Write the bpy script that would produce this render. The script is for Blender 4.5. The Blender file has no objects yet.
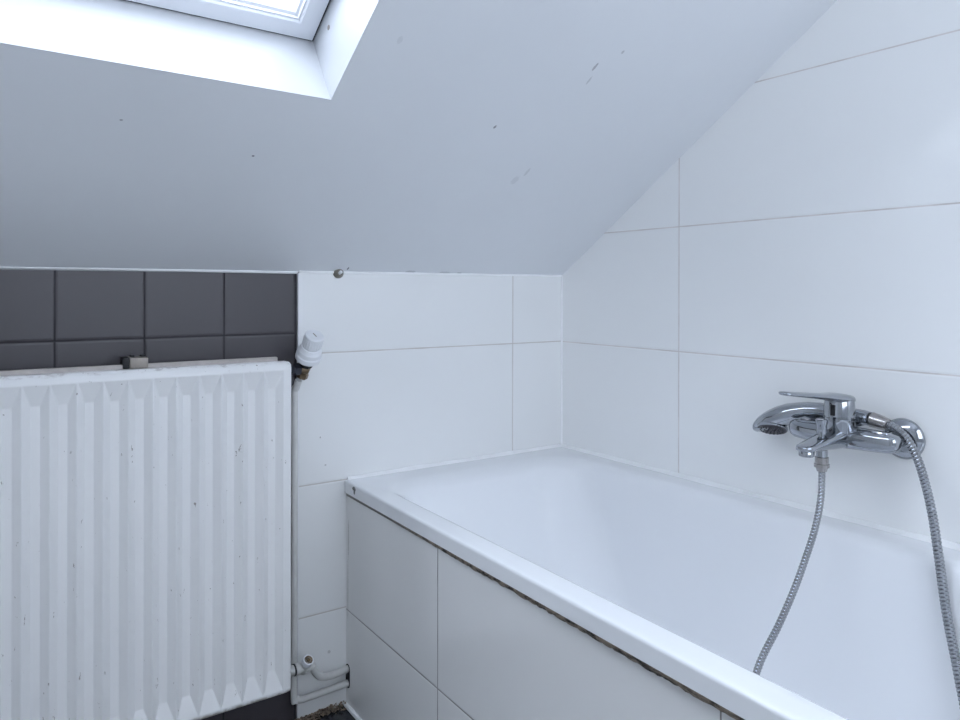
import bpy, bmesh, math, random
from mathutils import Vector, Matrix
random.seed(7)
S = bpy.context.scene
COL = S.collection
PI = math.pi

# ------------------------------------------------------------------ materials
def lin(c):
    f = lambda v: v/12.92 if v <= .04045 else ((v+.055)/1.055)**2.4
    return (f(c[0]/255), f(c[1]/255), f(c[2]/255), 1)

class NT:
    """small node-tree helper"""
    def __init__(s, name):
        s.m = bpy.data.materials.new(name); s.m.use_nodes = True
        s.t = s.m.node_tree; s.b = s.t.nodes['Principled BSDF']
        s.out = s.t.nodes['Material Output']
    def n(s, typ, **kw):
        nd = s.t.nodes.new(typ)
        for k, v in kw.items(): setattr(nd, k, v)
        return nd
    def set(s, sock, v):
        if hasattr(v, 'is_output'): s.t.links.new(v, sock)
        else: sock.default_value = v
    def math(s, op, a, b=0.0, c=0.0, clamp=False):
        nd = s.n('ShaderNodeMath', operation=op, use_clamp=clamp)
        s.set(nd.inputs[0], a); s.set(nd.inputs[1], b); s.set(nd.inputs[2], c)
        return nd.outputs[0]
    def mix(s, f, a, b):
        nd = s.n('ShaderNodeMix', data_type='RGBA')
        s.set(nd.inputs[0], f); s.set(nd.inputs[6], a); s.set(nd.inputs[7], b)
        return nd.outputs[2]
    def ramp(s, v, lo, hi):
        nd = s.n('ShaderNodeMapRange', interpolation_type='SMOOTHSTEP')
        s.set(nd.inputs[0], v); nd.inputs[1].default_value = lo; nd.inputs[2].default_value = hi
        return nd.outputs[0]
    def pos(s):
        g = s.n('ShaderNodeTexCoord'); x = s.n('ShaderNodeSeparateXYZ')
        s.t.links.new(g.outputs['Object'], x.inputs[0])
        return g.outputs['Object'], x.outputs
    def noise(s, scale, detail=4, rough=.5, vec=None, stretch=None):
        nd = s.n('ShaderNodeTexNoise'); nd.inputs['Scale'].default_value = scale
        nd.inputs['Detail'].default_value = detail; nd.inputs['Roughness'].default_value = rough
        v = vec if vec is not None else s.pos()[0]
        if stretch:
            mp = s.n('ShaderNodeMapping'); mp.inputs['Scale'].default_value = stretch
            s.t.links.new(v, mp.inputs[0]); v = mp.outputs[0]
        s.t.links.new(v, nd.inputs['Vector'])
        return nd.outputs[0]
    def bump(s, h, strength=.3, dist=.01, prev=None):
        nd = s.n('ShaderNodeBump'); nd.inputs['Strength'].default_value = strength
        nd.inputs['Distance'].default_value = dist; s.set(nd.inputs['Height'], h)
        if prev is not None: s.t.links.new(prev, nd.inputs['Normal'])
        return nd.outputs[0]
    def fin(s, col=None, rough=None, metal=None, normal=None, spec=None, coat=None):
        i = s.b.inputs
        if col is not None: s.set(i['Base Color'], col)
        if rough is not None: s.set(i['Roughness'], rough)
        if metal is not None: i['Metallic'].default_value = metal
        if normal is not None: s.t.links.new(normal, i['Normal'])
        if spec is not None: i['Specular IOR Level'].default_value = spec
        if coat is not None: i['Coat Weight'].default_value = coat; i['Coat Roughness'].default_value = .05
        return s.m

def plain(name, c, rough=.4, metal=0, var=.06, scale=30, bump=0, spec=.5):
    t = NT(name); a = lin(c)
    nz = t.noise(scale)
    d = tuple(max(0, v*(1-var)) for v in a[:3])+(1,); u = tuple(min(1, v*(1+var)) for v in a[:3])+(1,)
    n = t.bump(nz, bump, .003) if bump else None
    return t.fin(t.mix(nz, d, u), rough, metal, n, spec)

def spots(t, col, xyz, lst, c):
    """small stains: lst of (centre, radii, strength)"""
    for (cx, cy, cz), (rx, ry, rz), k in lst:
        q = []
        for ax, cc, rr in ((0, cx, rx), (1, cy, ry), (2, cz, rz)):
            if rr: q.append(t.math('POWER', t.math('ABSOLUTE', t.math('DIVIDE', t.math('SUBTRACT', xyz[ax], cc), rr)), 2.0))
        sm = q[0]
        for e in q[1:]: sm = t.math('ADD', sm, e)
        sm = t.math('ADD', sm, t.math('MULTIPLY', t.math('SUBTRACT', t.noise(220, 2), .5), 1.6))
        col = t.mix(t.math('MULTIPLY', t.math('SUBTRACT', 1.0, t.ramp(sm, .45, 1.1)), k), col, c)
    return col

def tiles(name, c, joint, u, uoff, upitch, voff, vpitch, w=.0016, rough=.12, jc2=None, extra=None, var=.02, wav=.05, grime=None):
    """rectangular tiles: u axis (0=x,1=y) with joints at uoff+k*upitch, v axis z; joint half-width w"""
    t = NT(name); vec, xyz = t.pos()
    def d(s, off, p):
        f = t.math('FRACT', t.math('ADD', t.math('DIVIDE', t.math('SUBTRACT', s, off), p), .5))
        return t.math('MULTIPLY', t.math('ABSOLUTE', t.math('SUBTRACT', f, .5)), p)
    dist = t.math('MINIMUM', d(xyz[u], uoff, upitch), d(xyz[2], voff, vpitch))
    j = t.math('SUBTRACT', 1.0, t.ramp(dist, w*.6, w*1.25))
    a = lin(c); nz = t.noise(2.2, 3)
    base = t.mix(nz, tuple(v*(1-var) for v in a[:3])+(1,), tuple(min(1, v*(1+var)) for v in a[:3])+(1,))
    if grime:
        base = t.mix(t.math('MULTIPLY', t.ramp(t.noise(60, 6, .7), .62, .78), .35), base, lin(grime))
    if extra: base = spots(t, base, xyz, *extra)
    jn = t.mix(t.ramp(t.noise(14, 4), .35, .65), lin(joint), lin(jc2 or joint))
    col = t.mix(j, base, jn)
    nrm = t.bump(t.ramp(dist, 0, w*3.2), .55, .0012)
    nrm = t.bump(t.noise(5, 2), wav, .02, nrm)
    return t.fin(col, t.math('ADD', t.math('MULTIPLY', j, .6), rough), 0, nrm)

M_TILE_R = tiles('white_tile_right', (240, 240, 239), (204, 197, 193), 1, -.424, .92, .8585, .3, jc2=(220, 214, 210), wav=.04, w=.0015)  # white tile lightened on this wall to stand in for side light
M_TILE_B = tiles('white_tile_back', (231, 231, 230), (190, 182, 176), 0, -.177, .6125, .8595, .3, jc2=(200, 195, 190), w=.0015,
                 extra=([((-.722, 0, .600), (.003, 0, .002), .5), ((-.735, 0, .665), (.0016, 0, .0022), .6),
                         ((-.712, 0, .165), (.004, 0, .005), .35)], lin((120, 112, 105))))
M_TILE_P = tiles('white_tile_panel', (230, 229, 228), (120, 116, 114), 1, -.4245, .65, .255, .3, jc2=(150, 146, 144), w=.0014,
                 extra=([((0, -.013, .42), (0, .004, .05), .35), ((0, -.010, .30), (0, .003, .08), .35)], lin((128, 120, 112))))
M_TILE_D = tiles('dark_tile', (71, 67, 71), (56, 53, 57), 0, -.9515, .1592, .9065, .1592, w=.0020, rough=.4, jc2=(64, 61, 65), var=.05)
M_TILE_L = tiles('white_tile_left', (240, 240, 239), (186, 180, 178), 1, -.2, .6, .8585, .3)
def floor_mat():
    t = NT('floor_tile'); vec, xyz = t.pos()
    def d(v, off, p):
        f = t.math('FRACT', t.math('ADD', t.math('DIVIDE', t.math('SUBTRACT', v, off), p), .5))
        return t.math('MULTIPLY', t.math('ABSOLUTE', t.math('SUBTRACT', f, .5)), p)
    dist = t.math('MINIMUM', d(xyz[0], -.83, .3), d(xyz[1], -.12, .3)); nz = t.noise(12, 5, .6)
    lite = t.mix(nz, lin((122, 122, 122)), lin((140, 140, 139))); dark = t.mix(nz, lin((18, 21, 28)), lin((44, 46, 54)))
    col = t.mix(t.math('GREATER_THAN', xyz[1], -.12), lite, dark)  # unseen floor beyond the dark border lightened to bounce light upward
    j = t.math('SUBTRACT', 1.0, t.ramp(dist, .0012, .0024))
    return t.fin(t.mix(j, col, lin((96, 92, 88))), .22, 0, t.bump(t.ramp(dist, 0, .004), .4, .001))
M_FLOOR = floor_mat()

def ceil_mat():
    t = NT('painted_plaster'); vec, xyz = t.pos()
    base = t.mix(t.noise(3, 4), lin((214, 216, 219)), lin((221, 223, 226)))
    L = [((-1.2137, -.3436, 0), (.003, .002, 0), .6), ((-.9916, -.3017, 0), (.0028, .002, 0), .9),
         ((-.4323, -.5867, 0), (.003, .009, 0), .55), ((-.4220, -.5600, 0), (.0025, .010, 0), .3),
         ((-.3971, -.6251, 0), (.003, .004, 0), .4), ((-.5529, -.4308, 0), (.003, .0045, 0), .8),
         ((-.8365, -.5581, 0), (.005, .007, 0), .13), ((-.410, -.3105, 0), (.009, .013, 0), .14),
         ((-.395, -.335, 0), (.004, .012, 0), .2),
         ((-.50, -.004, 0), (.016, .006, 0), .35), ((-.40, -.004, 0), (.018, .004, 0), .3), ((-.355, -.003, 0), (.009, .003, 0), .4),
         ((-.672, -.012, 0), (.0022, .006, 0), .95)]
    col = spots(t, base, xyz, L, lin((104, 104, 110)))
    n = t.bump(t.noise(4.5, 3), .10, .03); n = t.bump(t.noise(160, 3), .03, .001, n)
    return t.fin(col, .42, 0, n)
M_CEIL = ceil_mat()

def enamel():
    t = NT('tub_acrylic'); vec, xyz = t.pos()
    base = t.mix(t.noise(3), lin((230, 231, 233)), lin((234, 235, 237)))
    base = spots(t, base, xyz, [((0, -.056, .5500), (0, .0100, .0052), 1.0), ((0, -.0575, .5430), (0, .0048, .0055), 1.0)], lin((8, 8, 10)))
    return t.fin(base, .09, 0, None, .5)
M_TUB = enamel()

def rad_mat():
    t = NT('radiator_enamel'); vec, xyz = t.pos()
    base = t.mix(t.noise(6), lin((226, 226, 226)), lin((233, 232, 231)))
    ch = t.math('MULTIPLY', t.ramp(t.noise(85, 4, .68, stretch=(1, 1, .5)), .665, .70), .8)
    col = t.mix(ch, base, lin((120, 108, 100)))
    # worn top edge
    edge = t.math('MULTIPLY', t.ramp(xyz[2], .845, .852), t.ramp(t.noise(90, 5, .7, stretch=(.4, 1, 1)), .52, .66))
    col = t.mix(t.math('MULTIPLY', edge, .5), col, lin((140, 128, 122)))
    low = t.math('MULTIPLY', t.math('SUBTRACT', 1.0, t.ramp(xyz[2], .155, .164)), t.ramp(t.noise(50, 5, .7), .35, .6))
    col = t.mix(t.math('MULTIPLY', low, .7), col, lin((128, 112, 100)))
    return t.fin(col, .30, 0, t.bump(t.noise(25, 3), .05, .004))
M_RAD = rad_mat()
M_RADTOP = plain('dusty_radiator_edge', (178, 171, 166), .6, 0, .25, 60)
M_WHITE = plain('white_gloss_paint', (235, 236, 238), .35, 0, .02, 6)
M_REVEAL = plain('reveal_paint', (204, 206, 209), .35, 0, .02, 6)
M_SASH = plain('white_sash_lacquer', (226, 228, 233), .3, 0, .01, 6)
M_PIPE = plain('white_painted_pipe', (206, 205, 202), .35, 0, .10, 45, .1)
M_PLAST = plain('white_plastic', (226, 227, 230), .35, 0, .02, 20)
M_TRIM = plain('white_tile_edge', (228, 228, 230), .3, 0, .02, 10)
M_CAULK = plain('white_silicone', (242, 242, 242), .35, 0, .05, 40, .15)
M_BLACK = plain('black_rubber', (14, 14, 17), .6, 0, .1)
M_DARKGAP = plain('dark_gasket', (40, 42, 52), .6, 0, .1)
M_DOOR = plain('door_paint', (214, 214, 212), .35, 0, .08, 8)
M_GREYPL = plain('grey_rubber', (62, 62, 68), .5, 0, .1)
M_CLIP = plain('tarnished_clip_metal', (150, 142, 134), .45, .3, .2, 90)
M_BRASS = plain('tarnished_brass', (128, 112, 92), .38, .85, .35, 90, .2)

def chrome(name, c=(172, 175, 180), rough=.07, bump=0):
    t = NT(name)
    n = t.bump(t.noise(40, 3), bump, .002) if bump else None
    return t.fin(t.mix(t.noise(25), lin(c), lin(tuple(max(0, v-14) for v in c))), t.math('MULTIPLY_ADD', t.noise(60, 4), .08, rough-.03), 1, n)
M_CHROME = chrome('chrome')
M_CHROME2 = chrome('satin_chrome', (176, 172, 170), .2)
M_HOSE = chrome('steel_hose', (168, 170, 174), .24)

def grime_mat():
    t = NT('mouldy_sealant'); vec, xyz = t.pos()
    a = t.mix(t.ramp(t.noise(38, 6, .7, stretch=(1, 1, 2.5)), .35, .6), lin((38, 33, 30)), lin((150, 136, 122)))
    a = t.mix(t.ramp(xyz[1], -.5, -.12), a, lin((128, 124, 120)))
    return t.fin(a, .8, 0, t.bump(t.noise(120, 4), .6, .003))
M_GRIME = grime_mat()
def debris_mat():
    t = NT('crumbling_dirt')
    return t.fin(t.mix(t.ramp(t.noise(90, 5, .7), .3, .65), lin((50, 40, 33)), lin((146, 130, 114))), .95)
M_DIRT = debris_mat()
def glass_mat():
    t = NT('window_glass'); t.t.nodes.remove(t.b)
    tr = t.n('ShaderNodeBsdfTransparent'); gl = t.n('ShaderNodeBsdfGlossy'); fr = t.n('ShaderNodeFresnel'); mx = t.n('ShaderNodeMixShader')
    tr.inputs[0].default_value = (.96, .97, .99, 1); gl.inputs['Roughness'].default_value = .02; t.set(fr.inputs[0], t.math('MULTIPLY_ADD', t.n('ShaderNodeNewGeometry').outputs['Backfacing'], 1/1.45-1.45, 1.45))
    t.t.links.new(fr.outputs[0], mx.inputs[0]); t.t.links.new(tr.outputs[0], mx.inputs[1]); t.t.links.new(gl.outputs[0], mx.inputs[2])
    t.t.links.new(mx.outputs[0], t.out.inputs[0]); return t.m
M_GLASS = glass_mat()

# ------------------------------------------------------------------ mesh helpers
class MB:
    def __init__(s): s.v = []; s.f = []
    def add(s, vs, fs):
        o = len(s.v); s.v += [tuple(p) for p in vs]; s.f += [tuple(i+o for i in f) for f in fs]; return s
    def box(s, a, b):
        (x0, y0, z0), (x1, y1, z1) = a, b
        vs = [(x, y, z) for z in (z0, z1) for y in (y0, y1) for x in (x0, x1)]
        return s.add(vs, [(0, 2, 3, 1), (4, 5, 7, 6), (0, 1, 5, 4), (2, 6, 7, 3), (0, 4, 6, 2), (1, 3, 7, 5)])
    def rings(s, rs, closed=True, cap0=True, cap1=True):
        """loft a list of equal-length rings"""
        n = len(rs[0]); vs = [p for r in rs for p in r]; fs = []
        for k in range(len(rs)-1):
            for i in range(n if closed else n-1):
                j = (i+1) % n
                fs.append((k*n+i, k*n+j, (k+1)*n+j, (k+1)*n+i))
        if closed and cap0: fs.append(tuple(range(n-1, -1, -1)))
        if closed and cap1: fs.append(tuple((len(rs)-1)*n+i for i in range(n)))
        return s.add(vs, fs)
    def lathe(s, o, ax, prof, n=32):
        """prof: (distance along axis, radius)"""
        o = Vector(o); a = Vector(ax).normalized(); u = a.orthogonal().normalized(); w = a.cross(u)
        rs = [[o+a*h+(u*math.cos(2*PI*i/n)+w*math.sin(2*PI*i/n))*r for i in range(n)] for h, r in prof]
        return s.rings(rs)
    def tube(s, pts, r, n=14, caps=True):
        P = [Vector(p) for p in pts]; rr = r if callable(r) else (lambda k: r)
        t0 = (P[1]-P[0]).normalized(); u = t0.orthogonal().normalized(); rs = []
        for k, p in enumerate(P):
            t = (P[min(k+1, len(P)-1)]-P[max(k-1, 0)]).normalized()
            u = (u-t*u.dot(t)).normalized(); w = t.cross(u)
            rs.append([p+(u*math.cos(2*PI*i/n)+w*math.sin(2*PI*i/n))*rr(k/(len(P)-1)) for i in range(n)])
        return s.rings(rs, True, caps, caps)
    def build(s, name, mat, parent=None, smooth=35, bevel=0, seg=2, sub=0):
        me = bpy.data.meshes.new(name); me.from_pydata(s.v, [], s.f); me.update()
        bm = bmesh.new(); bm.from_mesh(me); bmesh.ops.recalc_face_normals(bm, faces=bm.faces)
        if bevel:
            es = [e for e in bm.edges if len(e.link_faces) == 2 and e.calc_face_angle(0) > .5]
            bmesh.ops.bevel(bm, geom=es, offset=bevel, segments=seg, profile=.5, affect='EDGES', clamp_overlap=True)
        bm.to_mesh(me); bm.free()
        o = bpy.data.objects.new(name, me); COL.objects.link(o); me.materials.append(mat)
        if smooth:
            me.shade_smooth(); me.set_sharp_from_angle(angle=math.radians(smooth))
        if sub:
            md = o.modifiers.new('sub', 'SUBSURF'); md.levels = md.render_levels = sub
        if parent is not None:
            o.parent = parent; o.matrix_parent_inverse = Matrix.Translation(-Vector(parent.location))
        return o

def tag(o, label=None, cat=None, group=None, kind=None):
    if label: o['label'] = label
    if cat: o['category'] = cat
    if group: o['group'] = group
    if kind: o['kind'] = kind
    return o
def thing(name, loc, label, cat, group=None, kind=None):
    e = bpy.data.objects.new(name, None); COL.objects.link(e); e.location = loc; e.empty_display_size = .05
    return tag(e, label, cat, group, kind)
def catmull(pts, k=12):
    P = [Vector(p) for p in pts]; P = [2*P[0]-P[1]]+P+[2*P[-1]-P[-2]]; out = []
    for i in range(1, len(P)-2):
        for j in range(k):
            t = j/k; a, b, c, d = P[i-1:i+3]
            out.append(.5*((2*b)+(c-a)*t+(2*a-5*b+4*c-d)*t*t+(3*b-a-3*c+d)*t**3))
    out.append(P[-2]); return out
def rrect(x0, x1, y0, y1, r, arc=14, side=26):
    """rounded rectangle loop, equal index layout for every call"""
    out = []; C = [(x1-r, y1-r, 0), (x0+r, y1-r, 90), (x0+r, y0+r, 180), (x1-r, y0+r, 270)]
    for k, (cx, cy, a0) in enumerate(C):
        for i in range(arc+1):
            a = math.radians(a0+90*i/arc); out.append((cx+r*math.cos(a), cy+r*math.sin(a)))
        nx, ny, na = C[(k+1) % 4]; a = math.radians(na)
        p = out[-1]; q = (nx+r*math.cos(a), ny+r*math.sin(a))
        for i in range(1, side): out.append((p[0]+(q[0]-p[0])*i/side, p[1]+(q[1]-p[1])*i/side))
    return out

# ------------------------------------------------------------------ dimensions
FL = .03                       # floor level
ZT = 1.0472                    # where the slope meets the back wall
SL = .5769                     # slope of the roof
TV = Vector((0, -math.cos(SL), math.sin(SL))); NV = Vector((0, math.sin(SL), math.cos(SL))); O0 = Vector((0, 0, ZT))
def sp(x, t, n=0): return Vector((x, 0, 0))+O0+TV*t+NV*n
XL, YF, ZC = -1.92, -2.35, 2.30
YK = -(ZC-ZT)/math.tan(SL); TK = -YK/math.cos(SL)

# ------------------------------------------------------------------ room shell
def struct(o): return tag(o, kind='structure')
struct(MB().box((XL-.1, YF-.1, FL-.1), (.1, .15, FL)).build('floor', M_FLOOR, smooth=0))
def side(x0, x1, name, mat):
    pr = [(.06, FL), (.06, ZT-.04), (0, ZT), (YK, ZC), (YF, ZC), (YF, FL)]
    return struct(MB().rings([[(x0, y, z) for y, z in pr], [(x1, y, z) for y, z in pr]]).build(name, mat, smooth=0))
side(0, .1, 'wall_right', M_TILE_R)
side(XL-.1, XL, 'wall_left', M_TILE_L)
struct(MB().box((XL-.1, .008, FL), (-.786, .06, ZT)).build('wall_niche', M_TILE_D, smooth=0))
struct(MB().box((-.7875, 0, FL), (.1, .06, ZT)).build('wall_back', M_TILE_B, smooth=0))
# far wall behind the viewer, with an unseen window added for fill daylight
WX0, WX1, WZ0, WZ1 = -1.40, -.14, .80, 2.15
fwb = MB()
for a, b in (((XL-.1, FL), (WX0, ZC)), ((WX1, FL), (.1, ZC)), ((WX0, FL), (WX1, WZ0)), ((WX0, WZ1), (WX1, ZC))):
    fwb.box((a[0], YF-.1, a[1]), (b[0], YF, b[1]))
struct(fwb.build('wall_front', M_CEIL, smooth=0))
# raised edge of the white tiling beside the dark tiles
struct(MB().box((-.7892, -.0012, FL), (-.7868, .0075, ZT-.004)).build('trim_1', M_TRIM, bevel=.0008, smooth=50))
struct(MB().tube([(XL, .004, ZT-.0005), (-1.4, .004, ZT+.001), (-.79, .003, ZT-.002)], .004, 8).build('trim_2', M_CAULK))
struct(MB().tube([(-.787, -.001, ZT-.001), (-.002, -.001, ZT-.001)], .003, 8).build('trim_3', M_CAULK))
struct(MB().tube([(-.001, -.001, .565), (-.001, -.001, ZT)], .0032, 8).build('trim_4', M_CAULK))

OX0, OX1, OT0, OT1 = -1.50, -.9018, .5185, 1.55          # skylight opening
SKEW = .0185
cb = MB()
xs = [XL-.1, OX0-.0012, OX1+.0012, .1]; ts = [-.06, OT0-.0012, OT1+.0012, TK]
for i in range(3):
    for j in range(3):
        if (i, j) == (1, 1): continue
        nx = 10; nt = 10
        a, b = xs[i:i+2]; c, d = ts[j:j+2]
        cb.add([sp(x, t+(SKEW*max(0, OX1-x) if t == ts[1] else 0), n) for n in (0, .03) for t in (c, d) for x in (a, b)],
               [(0, 2, 3, 1), (4, 5, 7, 6), (0, 1, 5, 4), (2, 6, 7, 3), (0, 4, 6, 2), (1, 3, 7, 5)])
cb.box((XL-.1, YF-.1, ZC), (.1, YK+.01, ZC+.05))
struct(cb.build('ceiling', M_CEIL, smooth=0))

# unseen door added to the left wall to shape reflections and bounce
dr = thing('added_door', (XL, -1.75, FL), None, None, kind='structure')
MB().box((XL+.0005, -2.10, FL+.004), (XL+.022, -1.40, 1.86)).build('added_door_leaf', M_DOOR, dr, bevel=.002)
MB().box((XL+.0005, -2.16, FL), (XL+.030, -2.104, 1.92)).box((XL+.0005, -1.396, FL), (XL+.030, -1.34, 1.88)).box((XL+.0005, -2.104, 1.864), (XL+.030, -1.396, 1.90)).build('added_door_frame', M_WHITE, dr, smooth=0)
MB().tube(catmull([(XL+.022, -1.47, 1.0), (XL+.060, -1.47, 1.0), (XL+.066, -1.49, 1.0), (XL+.066, -1.59, 1.0)], 6), .009, 12).build('added_door_handle', M_CHROME2, dr)

# ------------------------------------------------------------------ skylight
win = thing('window_1', sp((OX0+OX1)/2, OT0, 0), None, None, kind='structure')
def ring(prof, x0=OX0, x1=OX1, t0=OT0, t1=OT1, closed=False):
    """mitred rectangular frame; prof = [(inset, n)]"""
    rs = [[sp(x0+i, t0+i+SKEW*(x1-x0-i), n), sp(x1-i, t0+i, n), sp(x1-i, t1-i, n), sp(x0+i, t1-i, n)] for i, n in prof]
    return MB().rings(rs+([rs[0]] if closed else []), True, False, False)
ND = .1385
ring([(0, -.0005), (0, ND+.03), (-.02, ND+.03), (-.02, .032), (-.0009, .032), (-.0009, -.0005)], closed=True).build('reveal', M_REVEAL, win, smooth=0)
ring([(.0002, ND+.004), (.0002, ND+.010), (.0042, ND+.010), (.0042, ND+.004)], closed=True).build('gasket', M_DARKGAP, win, smooth=0)
sash = ring([(.0045, ND+.055), (.0045, ND), (.036, ND-.001), (.038, ND+.002), (.0385, ND+.008), (.046, ND+.013), (.046, ND+.055)], closed=True).build('sash', M_SASH, win, smooth=0)
ring([(.0385, ND+.0055), (.041, ND+.0045), (.042, ND+.009)], closed=True).build('glazing_bead', M_WHITE, sash, smooth=0)
MB().add([sp(x, t, n) for n in (ND+.014, ND+.020) for t in (OT0+.047, OT1-.04) for x in (OX0+.04, OX1-.04)],
         [(0, 2, 3, 1), (4, 5, 7, 6), (0, 1, 5, 4), (2, 6, 7, 3), (0, 4, 6, 2), (1, 3, 7, 5)]).build('pane', M_GLASS, sash, smooth=0)
MB().lathe(sp(OX1+.0005, OT0+.060, ND-.028), (-1, 0, 0), [(0, .0045), (.0012, .0045), (.0018, .003)], 16).build('screw_cap', M_CLIP, win)

fill_win = thing('fill_window', ((WX0+WX1)/2, YF, WZ0), None, None, kind='structure')  # invented opening, lets sky light fill the room from behind the viewer
def vring(prof, x0, x1):
    rs = [[(x0+i, y, WZ0+i), (x1-i, y, WZ0+i), (x1-i, y, WZ1-i), (x0+i, y, WZ1-i)] for i, y in prof]
    return MB().rings(rs+[rs[0]], True, False, False)
vring([(0, YF+.004), (.05, YF+.004), (.05, YF-.09), (0, YF-.09)], WX0, WX1).build('fill_window_frame', M_SASH, fill_win, smooth=0)
MB().box((WX0+.045, YF-.05, WZ0+.045), (WX1-.045, YF-.044, WZ1-.045)).build('pane', M_GLASS, fill_win, smooth=0)

# ------------------------------------------------------------------ bathtub
tub = thing('bathtub', (-.34, -.85, FL), 'white built-in bathtub with a wide rounded rim in the tiled corner', 'bathtub')
TY0 = -1.70
def shear(p):
    x, y, z = p; k = min(1, max(0, -x/.675)); return (x-.030*abs(y)*k, y, z)
X0, X1, Y1 = -.6750, -.0012, -.0012
def tr(offF, offR, offB, offN, r, z):
    return [shear((x, y, z)) for x, y in rrect(X0+offF, X1-offR, TY0+offN, Y1-offB, r)]
R_ = [tr(.03, .03, .03, .03, .01, .5290), tr(.003, 0, 0, .004, .001, .5288), tr(.0, 0, 0, 0, .001, .5305), tr(0, 0, 0, 0, .001, .5330), tr(0, 0, 0, 0, .001, .5470), tr(0, 0, 0, 0, .001, .5530), tr(0, 0, 0, 0, .001, .5548),
      tr(.0004, 0, 0, .0016, .001, .5566), tr(.0014, .001, .001, .004, .0015, .5581), tr(.0030, .002, .002, .007, .002, .5589), tr(.0052, .004, .004, .010, .003, .5593), tr(.0105, .007, .007, .013, .004, .5593),
      tr(.018, .015, .015, .022, .018, .5591), tr(.034, .040, .045, .06, .075, .5582), tr(.0440, .053, .058, .078, .092, .5576), tr(.0480, .058, .068, .086, .098, .5569), tr(.0515, .062, .079, .093, .103, .5554),
      tr(.0545, .066, .090, .100, .106, .5528), tr(.0572, .070, .100, .106, .108, .5490), tr(.0592, .0735, .109, .111, .110, .5430), tr(.0608, .0765, .116, .115, .111, .5340), tr(.0635, .0815, .125, .121, .113, .5150),
      tr(.068, .088, .143, .133, .118, .475), tr(.080, .100, .178, .165, .13, .40), tr(.098, .119, .245, .215, .14, .27), tr(.118, .139, .292, .245, .14, .215),
      tr(.145, .165, .335, .285, .13, .185), tr(.185, .205, .39, .33, .11, .172), tr(.25, .27, .5, .45, .06, .168)]
MB().rings(R_, True, False, True).build('tub_shell', M_TUB, tub, smooth=60)
sl = MB()
wob = lambda v: .0008*math.sin(v*23)+.0005*math.sin(v*61)
sl.rings([[(x, -.0008, .5665+wob(x)), (x, -.0028, .5660+wob(x)), (x, -.0062, .5628), (x, -.0098+wob(x+1), .5596), (x, -.0008, .5586)] for x in [-.668+.662*i/40 for i in range(41)]])
sl.rings([[(-.0008, y, .5675+wob(y)), (-.0028, y, .5670+wob(y)), (-.0066, y, .5632), (-.0105+wob(y+1), y, .5596), (-.0008, y, .5586)] for y in [-.003-(1.69)*i/90 for i in range(91)]])
tag(sl.build('sealant_bead', M_CAULK, tub), 'white silicone bead along the walls')

# tiled front of the bath
pan = thing('tiled_bath_surround', (-.69, -.85, FL), 'white tiled front panel boxing in the bathtub below its rim', 'bath surround')
def px(y): return -.6695-.0245*abs(y)
q = [(px(-.001), -.001), (px(TY0), TY0), (px(TY0)+.03, TY0), (px(-.001)+.03, -.001)]
MB().rings([[(x, y, FL) for x, y in q], [(x, y, .5240) for x, y in q]]).build('tiled_front', M_TILE_P, pan, smooth=0)
MB().box((px(TY0)+.03, TY0, FL), (-.002, TY0+.02, .5240)).build('end_panel', M_TILE_P, pan, smooth=0)
g = MB(); n = 260; rs = []
for i in range(n+1):
    y = -.006+(TY0+.02)*i/n; k = min(1, max(.12, (abs(y)-.22)/.35)); x = px(y)
    lo = -.6750-.030*abs(y)+.0022                                   # just behind the lip's lower edge
    a = (x-lo)*(.75+.25*k)+random.uniform(-.0012, .0006)*k; b = random.uniform(-.0012, .0016)*k
    rs.append([(x-a, y, .5288), (x-a, y, .5266+random.uniform(-.0006, .0006)*k), (x-a*.72, y, .5228-.0020*k+b), (x-.0010*k-.0002, y, .5218-.0038*k+b), (x+.01, y, .5210-.004*k), (x+.01, y, .5288)])
g.rings(rs).build('joint_sealant', M_GRIME, pan, smooth=50)
MB().tube([(px(y)-.003, y, FL+.003) for y in (-.006, -.3, -.8, TY0)], .0055, 8).build('floor_bead', M_CAULK, pan)

# ------------------------------------------------------------------ radiator
rad = thing('radiator', (-1.35, -.08, FL), 'white fluted steel panel radiator with chipped paint on the dark tiled wall', 'radiator')
RX1, RX0, RZ0, RZ1, RYF = -.8400, -1.85, .1525, .8540, -.0955
PITCH, GC = .0430, -.8785
def flute(x):
    """0 on the crest, 1 on the floor of a groove"""
    u = ((x-GC)/PITCH+.5) % 1.0-.5
    if x > GC+PITCH*.5 or x < RX0+.03: return 0
    a = abs(u)*PITCH
    lo, hi = .0075, .0205
    return max(0, min(1, (hi-a)/(hi-lo)))
xs = set([RX0+.012, RX1-.003, RX1-.0045, RX1-.006, RX1-.008, RX1-.010])
k = 0
while GC-k*PITCH > RX0+.04:
    c = GC-k*PITCH
    for d in [0, .004, .0068, .0214]+[.0075+.013*i/8 for i in range(9)]: xs.update((round(c+d, 5), round(c-d, 5)))
    k += 1
xs = sorted(v for v in xs if RX0+.012 <= v <= RX1-.003)
zs = [RZ0+.006, RZ0+.008]+[RZ0+.010+.040*i/16 for i in range(17)]+[RZ0+.054]+[RZ0+.054+(RZ1-.112-RZ0)*i/10 for i in range(1, 10)]+\
     [RZ1-.061]+[RZ1-.057+.038*i/16 for i in range(17)]+[RZ1-.017]
DEP = .0135
def rampz(z):
    a = (z-(RZ0+.010))/.040; b = ((RZ1-.019)-z)/.038
    t = max(0, min(1, a, b)); return t
V = []; F = []
for z in zs:
    for x in xs:
        f = min(flute(x), rampz(z)) if True else 0
        V.append((x, RYF+DEP*f, z))
nx = len(xs)
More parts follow.
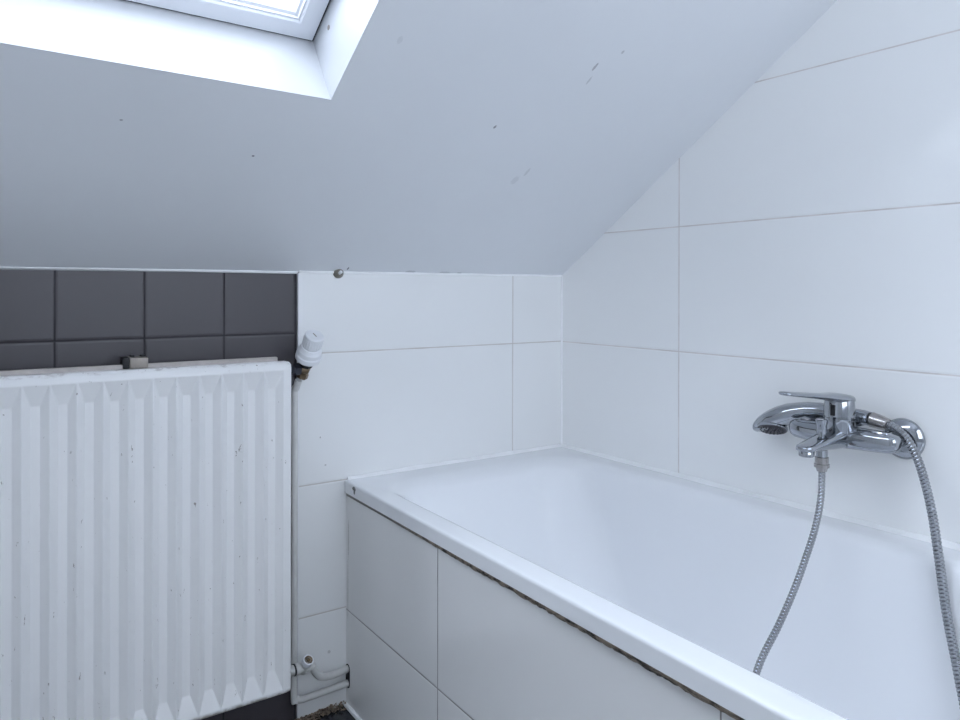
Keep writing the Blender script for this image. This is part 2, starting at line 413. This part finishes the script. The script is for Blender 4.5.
for j in range(len(zs)-1):
    for i in range(nx-1): F.append((j*nx+i, j*nx+i+1, (j+1)*nx+i+1, (j+1)*nx+i))
rp = MB().add(V, F)
# rolled edges: top bevel, bottom, right and left returns
def strip(a, b):
    o = len(rp.v); rp.v += a+b; m = len(a)
    rp.f += [(o+i, o+i+1, o+m+i+1, o+m+i) for i in range(m-1)]
top0 = [(x, RYF, zs[-1]) for x in xs]
prof_t = [(RYF+.0008, RZ1-.0145), (RYF+.0045, RZ1-.006), (RYF+.0085, RZ1-.001), (RYF+.0115, RZ1), (RYF+.0215, RZ1)]
prev = top0
for y, z in prof_t:
    cur = [(x, y, z) for x in xs]; strip(prev, cur); prev = cur
prev = [(x, RYF, zs[0]) for x in xs]
for y, z in [(RYF+.0012, RZ0+.0025), (RYF+.004, RZ0), (RYF+.0215, RZ0)]:
    cur = [(x, y, z) for x in xs]; strip(prev, cur); prev = cur
def zcol(): return [RZ0, RZ0+.0025]+zs+[RZ1-.0145, RZ1-.006, RZ1-.001, RZ1]
for s_, xe in ((1, RX1), (-1, RX0)):
    xi = xs[-1] if s_ > 0 else xs[0]
    zz = [RZ0]+[RZ0+.0025]+zs+[RZ1-.0145, RZ1-.006, RZ1-.001, RZ1, RZ1]
    yy = [RYF+.004, RYF+.0012]+[RYF]*len(zs)+[RYF+.0008, RYF+.0045, RYF+.0085, RYF+.0115, RYF+.0215]
    a = [(xi, y, z) for y, z in zip(yy, zz)]
    b = [(xe-s_*.001, max(y, RYF+.0012), min(z, RZ1-.001) if z > .5 else max(z, RZ0+.001)) for y, z in zip(yy, zz)]
    c = [(xe, max(y, RYF+.003), min(z, RZ1-.002) if z > .5 else max(z, RZ0+.002)) for y, z in zip(yy, zz)]
    d = [(xe, RYF+.0215, min(z, RZ1-.002) if z > .5 else max(z, RZ0+.002)) for y, z in zip(yy, zz)]
    strip(a, b); strip(b, c); strip(c, d)
rp.add([(RX0, RYF+.0215, RZ0), (RX1, RYF+.0215, RZ0), (RX1, RYF+.0215, RZ1), (RX0, RYF+.0215, RZ1)], [(0, 1, 2, 3)])
RC = .011
for i, (x, y, z) in enumerate(rp.v):
    e = x-(RX1-RC)
    if e > 0:
        k = RC-math.sqrt(max(0, RC*RC-min(e, RC)**2)); rp.v[i] = (x, y, min(max(z, RZ0+k), RZ1-k*.6))
rp.build('front_panel', M_RAD, rad, smooth=11)
# back skin and the dusty flange rising behind the front panel
MB().box((RX0+.03, RYF+.022, RZ0+.02), (RX1-.0225, RYF+.034, RZ1+.0085)).build('back_flange', M_RADTOP, rad, bevel=.002)
cv = MB()
for i in range(23):
    x = RX0+.06+i*.041; cv.box((x, RYF+.034, RZ0+.06), (x+.022, RYF+.062, RZ1-.04))
cv.build('convector_fins', M_RAD, rad, smooth=0)
br = MB().box((-1.1535, RYF+.0150, .8545), (-1.1205, RYF+.0335+.018, .8755)).build('wall_bracket', M_CLIP, rad, bevel=.0025)
tag(br, 'tarnished metal bracket clip')
MB().box((-1.1650, RYF+.0165, .8545), (-1.1533, RYF+.050, .8765)).build('rubber_pad', M_BLACK, br, bevel=.002)
MB().box((-1.1490, RYF+.032, .8755), (-1.1420, RYF+.046, .8795)).add(*(lambda m: (m.v, m.f))(MB().box((-1.131, RYF+.032, .8755), (-1.122, RYF+.046, .8795)))).build('clip_lug', M_BLACK, br, bevel=.001)
for i, x in enumerate((-1.70, -1.139)):
    MB().box((x-.015, RYF+.0335, .60), (x+.015, .0078, .85)).build('wall_bar', M_GREYPL, rad, bevel=.002)

# ------------------------------------------------------------------ thermostatic valve
trv = thing('thermostatic_valve', (-.803, -.055, .80), 'white thermostat head on a brown metal valve at the top corner of the radiator', 'radiator valve')
A = Vector((.0, -.60, .80)).normalized(); B0 = Vector((-.7950, -.058, .838))
MB().lathe(B0+A*.016, A, [(0, .0155), (.001, .0185), (.006, .0265), (.0075, .0275), (.018, .0280), (.0195, .0272), (.0205, .0262), (.0305, .0255), (.0325, .0238), (.0400, .0214), (.0405, .0190), (.0430, .0190), (.0435, .0205), (.066, .0208), (.0705, .0200), (.0722, .0180), (.0725, .0005)], 44).build('thermostat_head', M_PLAST, trv, smooth=24)
rg = MB()
u = A.orthogonal().normalized(); w = A.cross(u)
for i in range(22):
    a = 2*PI*i/22; d = u*math.cos(a)+w*math.sin(a)
    rg.tube([B0+A*.0615+d*.0204, B0+A*.081+d*.0206], .0010, 6)
rg.build('grip_ribs', M_PLAST, trv)
r_ = Vector((.95, .25, .2)); r_ = (r_-A*r_.dot(A)).normalized(); f_ = A.cross(r_)
c_ = B0+A*.0884
def quad(k, a, b): return [c_+A*k-r_*a-f_*b, c_+A*k+r_*a-f_*b, c_+A*k+r_*a+f_*b, c_+A*k-r_*a+f_*b]
MB().rings([quad(0, .0011, .006), quad(.0009, .0009, .0055)]).build('pointer_mark', M_CLIP, trv)
MB().lathe(B0+A*.004, A, [(0, .0120), (.001, .0160), (.010, .0165), (.012, .014), (.015, .014)], 10).build('collar_nut', M_BLACK, trv, smooth=25)
vb = MB().lathe(B0+A*-.016, A, [(0, .006), (.002, .0115), (.014, .0130), (.021, .0105)], 20)
vb.lathe(B0+Vector((.006, 0, -.006)), (-1, 0, 0), [(0, .009), (.002, .0118), (.022, .0118)], 20)
vb.lathe(B0+Vector((0, .004, -.008)), (-.25, .35, -1), [(0, .010), (.008, .0112), (.009, .0130), (.019, .0130), (.021, .010)], 6)
vb.build('valve_body', M_BRASS, trv, smooth=35)
MB().lathe(B0+Vector((-.012, 0, -.006)), (-1, 0, 0), [(0, .011), (.001, .0145), (.013, .0145), (.014, .010), (.0275, .010)], 6).build('union_nut', M_DARKGAP, trv, smooth=20)

# ------------------------------------------------------------------ lockshield valve and pipes
lv = thing('lockshield_valve', (-.79, -.05, .17), 'small white painted valve with a dark round cap at the bottom corner of the radiator', 'radiator valve')
L0 = Vector((-.7945, -.052, .1735)); LA = Vector((.10, -.62, .78)).normalized()
b_ = MB().lathe(L0-LA*.014, LA, [(0, .006), (.002, .0100), (.012, .0108), (.020, .0085), (.034, .0085)], 20)
b_.lathe(L0, (1, 0, -.12), [(-.012, .008), (-.010, .0098), (.010, .0098), (.016, .0085), (.024, .0078)], 20)
b_.build('valve_body', M_PIPE, lv)
MB().lathe(L0+LA*.018, LA, [(0, .0085), (.001, .0120), (.013, .0122), (.0142, .0105), (.0142, .0092), (.0125, .0088)], 28).build('valve_cap', M_PLAST, lv, smooth=35)
MB().lathe(L0+LA*.0285, LA, [(0, .0098), (.0026, .0098), (.0030, .0085), (.0020, .0070), (.0020, .0040), (.0034, .0034), (.0034, .0005)], 20).build('cap_face', M_BRASS, lv, smooth=35)
MB().lathe(L0+Vector((-.009, 0, .001)), (-1, 0, 0), [(0, .0095), (.001, .0122), (.010, .0122), (.012, .0105)], 22).build('union_nut', M_PIPE, lv)
MB().lathe(L0+Vector((-.0205, 0, .001)), (-1, 0, 0), [(0, .0125), (.003, .0125)], 22).build('rubber_ring', M_BLACK, lv)
MB().lathe(L0+Vector((-.023, 0, .001)), (-1, 0, 0), [(0, .0108), (.0345, .0108)], 22).build('tail_sleeve', M_PIPE, lv)

up = MB().tube(catmull([(-.7735, -.051, .1690), (-.765, -.048, .1520), (-.753, -.042, .1380), (-.740, -.036, .1300), (-.722, -.028, .1240), (-.698, -.019, .1195), (-.6708, -.0112, .1185)], 8), .0080, 16).build('heating_pipe', M_PIPE)
tag(up, 'upper of two white painted pipes running from bath panel to bottom radiator valve', 'pipe')
VX, VY = -.8085, -.030
lp = MB().tube(catmull([(-.6708, -.0112, .0850), (-.72, -.018, .0870), (-.772, -.0245, .0890), (-.790, -.027, .0905), (-.803, -.0295, .097), (VX, VY, .110), (VX, VY, .30), (VX, VY, .55), (VX, VY, .765), (VX+.0015, VY-.005, .788), (-.8045, -.0435, .806)], 8), .0076, 16).build('heating_pipe', M_PIPE)
tag(lp, 'lower white painted pipe bending up behind the radiator edge to the thermostat valve', 'pipe')
hl = MB()
def slot(x): return [(x, -.0118+ww*math.cos(t), zc+ww*math.sin(t)) for zc, t0 in ((.1185, 0), (.0850, PI)) for ww in (.0110,) for t in [t0+PI*i/10 for i in range(11)]]
hl.rings([slot(px(-.012)-.0008), slot(px(-.012)+.003)])
hl.build('pipe_hole_shade', M_BLACK, pan)  # black plate painting in the darkness of the pipe opening

# ------------------------------------------------------------------ small plug high on the back wall
M_PLUG = plain('grimy_plug_metal', (126, 122, 112), .5, .4, .3, 200)
kn = thing('wall_plug', (-.6915, 0, 1.034), 'small round grimy metal plug with white centre on back wall under the slope', 'wall plug')
K0 = Vector((-.6915, 0.001, 1.0445))
MB().lathe(K0, (0, -1, 0), [(0, .0125), (.006, .0120), (.010, .0095), (.0125, .007), (.0125, .0045), (.009, .004)], 24).build('rim', M_PLUG, kn)
MB().lathe(K0+Vector((0, -.008, 0)), (.3, -1, .45), [(0, .0042), (.007, .004), (.009, .002)], 14).build('screw', M_PLAST, kn)

# ------------------------------------------------------------------ crumbs in the corner of the floor
d = MB()
for i in range(420):
    t = random.random()**.8
    x = -.672-.125*t+random.uniform(-.006, .004); y = -abs(random.gauss(.004, .010)); z = FL+max(0, .012*(1-t)*random.random()+.004*random.random()-(abs(y)*.2))
    r = random.uniform(.0008, .0036); n0 = len(d.v)
    if x-r < -.80 or x+r > px(y)-.0: continue
    bm = bmesh.new(); bmesh.ops.create_icosphere(bm, subdivisions=1, radius=r)
    bm.verts.ensure_lookup_table()
    vs = [(x+v.co.x*random.uniform(.7, 1.4), min(y+v.co.y*random.uniform(.7, 1.4), -.0002), max(FL, z+v.co.z*random.uniform(.5, 1.0))) for v in bm.verts]
    d.add(vs, [[v.index for v in f.verts] for f in bm.faces]); bm.free()
tag(d.build('dirt', M_DIRT, smooth=0), 'brown crumbling dirt along the floor below the pipes', 'dirt', kind='stuff')

# ------------------------------------------------------------------ bath mixer tap
YC = -.872; HX = -.085; BZ = .7365; BX = -.074
mx = thing('bath_mixer_tap', (0, YC, BZ), 'chrome single lever bath mixer tap on the white tiled right wall', 'tap')
def loft_y(lst, n=28, e=2.0):
    """lst (x, y, z, half x, half z) rings in planes of constant y, superellipse exponent e"""
    rs = []
    for x, y, z, a, b in lst:
        r = []
        for i in range(n):
            t = 2*PI*i/n; c, s_ = math.cos(t), math.sin(t)
            r.append((x+a*math.copysign(abs(c)**(2/e), c), y, z+b*math.copysign(abs(s_)**(2/e), s_)))
        rs.append(r)
    return rs
bl = [(BX, YC-.104, BZ, .004, .004), (BX, YC-.103, BZ, .010, .010), (BX, YC-.099, BZ, .015, .0145), (BX, YC-.090, BZ, .0185, .0175), (BX, YC-.066, BZ, .0200, .0190), (BX, YC-.030, BZ-.0005, .0210, .0200),
      (BX-.002, YC, BZ-.001, .0230, .0210), (BX, YC+.030, BZ-.0005, .0210, .0200), (BX, YC+.066, BZ, .0200, .0190), (BX, YC+.090, BZ+.001, .0185, .0175), (BX, YC+.099, BZ+.0015, .015, .0145), (BX, YC+.103, BZ+.002, .010, .010), (BX, YC+.104, BZ+.002, .004, .004)]
MB().rings(loft_y(bl, 32, 2.6)).build('body', M_CHROME, mx, smooth=50)
# raised rim on the arms, framing the shallow slot on top
for s_ in (-1, 1):
    pts = [(BX-.011, YC+s_*.034, BZ+.0185), (BX-.0112, YC+s_*.078, BZ+.0172), (BX-.006, YC+s_*.086, BZ+.0165), (BX+.006, YC+s_*.086, BZ+.0165)]
    MB().tube(catmull(pts, 6), .0026, 8).build('arm_ridge', M_CHROME, mx)
    MB().lathe((BX+.010, YC+s_*.075, BZ), (1, 0, 0), [(0, .0135), (.030, .0135), (.031, .0150), (.048, .0150), (.049, .012), (.058, .012)], 24).build('wall_union', M_CHROME, mx, smooth=40)
    MB().lathe((-.0005, YC+s_*.075, BZ-.0015), (-1, 0, 0), [(0, .0375), (.002, .0375), (.005, .0365), (.010, .0310), (.014, .0235), (.0155, .018), (.0155, .012)], 48).build('wall_flange', M_CHROME, mx, smooth=40)
# cartridge housing
hp = [(.0, .0245), (.004, .0265), (.030, .0272), (.0305, .0262), (.0325, .0262), (.033, .0274), (.054, .0262), (.063, .0250), (.066, .0235), (.0675, .020), (.068, .0005)]
MB().lathe((HX, YC, BZ+.006), (0, 0, 1), hp, 48).build('cartridge_housing', M_CHROME, mx, smooth=35)
# lever: flat paddle, slightly rising and turned a little to the left
LD = Vector((-.153, .020, .0)).normalized(); LW = Vector((0, 0, 1)).cross(LD)
lr = []
for s_, zc, hw, hh in [(-.0262, .0740, .005, .003), (-.0245, .0750, .014, .006), (-.015, .0765, .0225, .0085), (.0, .0780, .0255, .0095), (.018, .0795, .0240, .0090), (.030, .0808, .0205, .0074), (.050, .0822, .0175, .0058), (.085, .0846, .0162, .0048), (.120, .0868, .0152, .0042), (.140, .0880, .0135, .0039), (.149, .0886, .0100, .0033), (.1525, .0888, .005, .002)]:
    c = Vector((HX, YC, BZ+zc-.0075+.0075*max(0, s_)/.15))+LD*s_
    lr.append([c+LW*(hw*math.copysign(abs(math.cos(a))**.75, math.cos(a)))+Vector((0, 0, hh*math.copysign(abs(math.sin(a))**.9, math.sin(a)))) for a in [2*PI*i/28 for i in range(28)]])
lev = MB().rings(lr).build('lever', M_CHROME, mx, smooth=60)
# black block painting in a dark reflection on the front of the housing
MB().box((HX-.0290, YC-.0070, BZ+.041), (HX-.0240, YC+.0015, BZ+.061)).build('housing_reflection', M_BLACK, mx, bevel=.001)
# spout
sr = []
for x, zt, zb, hw in [(BX+.004, .756, .717, .020), (BX-.012, .7555, .7168, .0225), (-.105, .7510, .7175, .0225), (-.130, .7460, .7190, .0215), (-.160, .7400, .7205, .0200), (-.185, .7355, .7218, .0185), (-.198, .7335, .7225, .0160), (-.2065, .7315, .7232, .0110), (-.2085, .7295, .7250, .005)]:
    zc, hh = (zt+zb)/2, (zt-zb)/2
    sr.append([(x, YC+hw*math.copysign(abs(math.cos(a))**.62, math.cos(a)), zc+hh*math.copysign(abs(math.sin(a))**.62, math.sin(a))) for a in [2*PI*i/32 for i in range(32)]])
MB().rings(sr).build('spout', M_CHROME, mx, smooth=50)
MB().lathe((-.191, YC, .7230), (0, 0, -1), [(0, .0125), (.001, .0132), (.009, .0132), (.0102, .0115), (.0102, .009), (.008, .0085)], 28).build('aerator', M_CHROME, mx, smooth=35)
MB().lathe((-.1435, YC, .738), (0, 0, 1), [(0, .0055), (.009, .0055), (.0095, .0088), (.026, .0092), (.030, .0108), (.0345, .0108), (.0355, .0095), (.0357, .0005)], 28).build('diverter_knob', M_CHROME, mx, smooth=35)
MB().lathe((-.143, YC, .7185), (0, 0, -1), [(0, .0100), (.012, .0100), (.013, .0085)], 24).build('hose_outlet', M_CHROME, mx, smooth=35)
cr = MB().box((-.064, YC-.020, BZ+.017), (-.022, YC+.020, BZ+.0235)); cr.box((-.027, YC-.016, BZ+.017), (-.021, YC+.016, BZ+.044))
cr.build('handset_cradle', M_CHROME, mx, bevel=.0022)

# ------------------------------------------------------------------ hand shower lying in the cradle
hs = thing('hand_shower', (-.043, YC, .775), 'chrome hand shower lying across the bath mixer tap behind its lever', 'hand shower')
HXs = -.0410
hl = [(HXs, -.907, .7690, .010, .010), (HXs, -.906, .7692, .0128, .0128), (HXs, -.895, .7712, .0138, .0138), (HXs, -.872, .7745, .0138, .0138), (HXs, -.840, .7770, .0140, .0142), (HXs, -.812, .7785, .0160, .0150), (HXs-.001, -.785, .7765, .0200, .0165), (HXs-.003, -.762, .7715, .0260, .0195), (HXs-.005, -.742, .7655, .0320, .0215), (HXs-.006, -.722, .7585, .0350, .0220), (HXs-.006, -.704, .7510, .0350, .0205), (HXs-.006, -.689, .7435, .0310, .0175), (HXs-.006, -.678, .7365, .0245, .0130), (HXs-.006, -.6715, .7315, .0150, .0078), (HXs-.006, -.6702, .7302, .006, .003)]
hl = [(x, y, z-.006*min(1, max(0, (y+.905)/.06))-.006*min(1, max(0, (y+.80)/.09)), a, b*(1.06 if y > -.76 else 1)) for x, y, z, a, b in hl]
MB().rings(loft_y(hl, 32, 2.1)).build('handle', M_CHROME, hs, smooth=60)
FN = Vector((-.42, -.22, -.88)).normalized(); FC = Vector((HXs-.007, -.709, .7420))+FN*.0145
MB().lathe(FC, FN, [(-.006, .024), (.002, .0300), (.0065, .0305), (.0085, .029)], 40).build('head_rim', M_CHROME, hs, smooth=35)
fc = MB().lathe(FC+FN*.0075, FN, [(0, .0283), (.0018, .0280), (.0022, .027)], 40).build('spray_face', M_GREYPL, hs)
u = FN.orthogonal().normalized(); w = FN.cross(u); nz = MB()
for rr, cnt in ((.007, 6), (.014, 12), (.0215, 18)):
    for i in range(cnt):
        a = 2*PI*i/cnt; c = FC+FN*.0095+u*rr*math.cos(a)+w*rr*math.sin(a)
        nz.lathe(c, FN, [(0, .0020), (.0020, .0017), (.0026, .0006)], 8)
nz.build('nozzles', M_GREYPL, fc)
MB().tube([(HXs, -.9085, .7688), (HXs, -.9065, .7692)], .0130, 24).build('handle_ring', M_BLACK, hs)

# ------------------------------------------------------------------ shower hose
ho = thing('shower_hose', (-.139, YC, .70), 'ribbed metal shower hose looping from mixer tap down into tub and up to handset', 'shower hose')
path = [(HXs, -.938, .7632), (HXs-.002, -.953, .7590), (HXs-.007, -.975, .7440), (HXs-.014, -.994, .7180), (HXs-.022, -1.010, .6850), (HXs-.034, -1.029, .630), (HXs-.049, -1.046, .565), (HXs-.066, -1.066, .480), (HXs-.083, -1.090, .400), (HXs-.110, -1.116, .310),
        (HXs-.165, -1.120, .235), (HXs-.25, -1.09, .198), (-.36, -1.01, .192), (-.415, -.93, .225), (-.376, -.885, .310), (-.3305, -.870, .374), (-.2700, -.870, .434), (-.2275, -.8705, .482), (-.1948, -.871, .528), (-.1630, -.8715, .580), (-.1465, -.872, .628), (-.1430, -.872, .665), (-.1430, -.872, .6935)]
P = catmull(path, 10)
# resample evenly, then rib it
acc = [0.0]
for a, b in zip(P, P[1:]): acc.append(acc[-1]+(b-a).length)
def at(s_):
    for i in range(len(acc)-1):
        if acc[i+1] >= s_: return P[i].lerp(P[i+1], (s_-acc[i])/max(1e-9, acc[i+1]-acc[i]))
    return P[-1]
N = int(acc[-1]/.0015)
pts = [at(acc[-1]*i/N) for i in range(N+1)]
RB = [.76, .98, 1.0, .90]
hb = MB(); rs = []; u = (pts[1]-pts[0]).normalized().orthogonal().normalized()
for k, p in enumerate(pts):
    t = (pts[min(k+1, N)]-pts[max(k-1, 0)]).normalized(); u = (u-t*u.dot(t)).normalized(); w = t.cross(u)
    r0 = .0076-.0014*min(1, max(0, (k/N-.25)/.4)); rg = []
    for j in range(16):
        a = 2*PI*j/16; r = r0*RB[(k+2*(j//4 % 2)) % 4]          # interlocked steel strip: staggered links
        rg.append(p+(u*math.cos(a)+w*math.sin(a))*r)
    rs.append(rg)
hb.rings(rs).build('hose', M_HOSE, ho, smooth=30)
hn = MB().lathe((HXs, -.9082, .7688), (0, -1, -.18), [(0, .0125), (.001, .0140), (.020, .0130), (.030, .0112), (.0315, .009)], 28).build('handset_nut', M_CHROME2, ho, smooth=35)
MB().lathe((-.143, YC, .7060), (0, 0, -1), [(0, .0105), (.0005, .0118), (.012, .0118), (.0125, .0132), (.0185, .0132), (.019, .0105), (.026, .0085)], 28).build('outlet_nut', M_CHROME2, ho, smooth=35)

# ------------------------------------------------------------------ camera
cd = bpy.data.cameras.new('camera'); co = bpy.data.objects.new('camera', cd); COL.objects.link(co); S.camera = co
cd.sensor_fit = 'HORIZONTAL'; cd.sensor_width = 36; cd.lens = 752.3356/960*36; cd.shift_y = -70.498/960; cd.clip_start = .02
yaw, roll = .611048, .0020109
co.location = (-1.428535, -1.630346, 1.006766)
fw = Vector((math.sin(yaw), math.cos(yaw), 0)); rt = Vector((math.cos(yaw), -math.sin(yaw), 0)); upv = Vector((0, 0, 1))
r2 = rt*math.cos(roll)+upv*math.sin(roll); u2 = -rt*math.sin(roll)+upv*math.cos(roll)
co.rotation_euler = Matrix((r2, u2, -fw)).transposed().to_euler()

# ------------------------------------------------------------------ light: overcast sky through the skylight and the added rear window
W = bpy.data.worlds.new('sky'); S.world = W; W.use_nodes = True
wt = W.node_tree; bg = wt.nodes['Background']
def wn(t, **k):
    n = wt.nodes.new(t)
    for a_, v in k.items(): setattr(n, a_, v)
    return n
tc = wn('ShaderNodeTexCoord'); dp = wn('ShaderNodeVectorMath', operation='DOT_PRODUCT'); dp.inputs[1].default_value = Vector((-.70, .25, .62)).normalized()
wt.links.new(tc.outputs['Generated'], dp.inputs[0])
mr = wn('ShaderNodeMapRange', interpolation_type='SMOOTHSTEP'); wt.links.new(dp.outputs['Value'], mr.inputs[0])
for i, v in enumerate((0.2, 1.0, 6.3, 11.5)): mr.inputs[i+1].default_value = v        # brighter cloud towards the veiled sun
wt.links.new(mr.outputs[0], bg.inputs[1])
bg.inputs[0].default_value = (.815, .893, 1.0, 1)
S.view_settings.view_transform = 'Standard'; S.view_settings.look = 'None'; S.view_settings.gamma = 1; S.view_settings.use_curve_mapping = False
S.view_settings.exposure = -0.38
try:
    S.cycles.use_denoising = True; S.cycles.denoiser = 'OPENIMAGEDENOISE'
    S.cycles.max_bounces = 16; S.cycles.diffuse_bounces = 10; S.cycles.glossy_bounces = 8
    S.cycles.transparent_max_bounces = 16; S.cycles.caustics_reflective = False
except Exception: pass
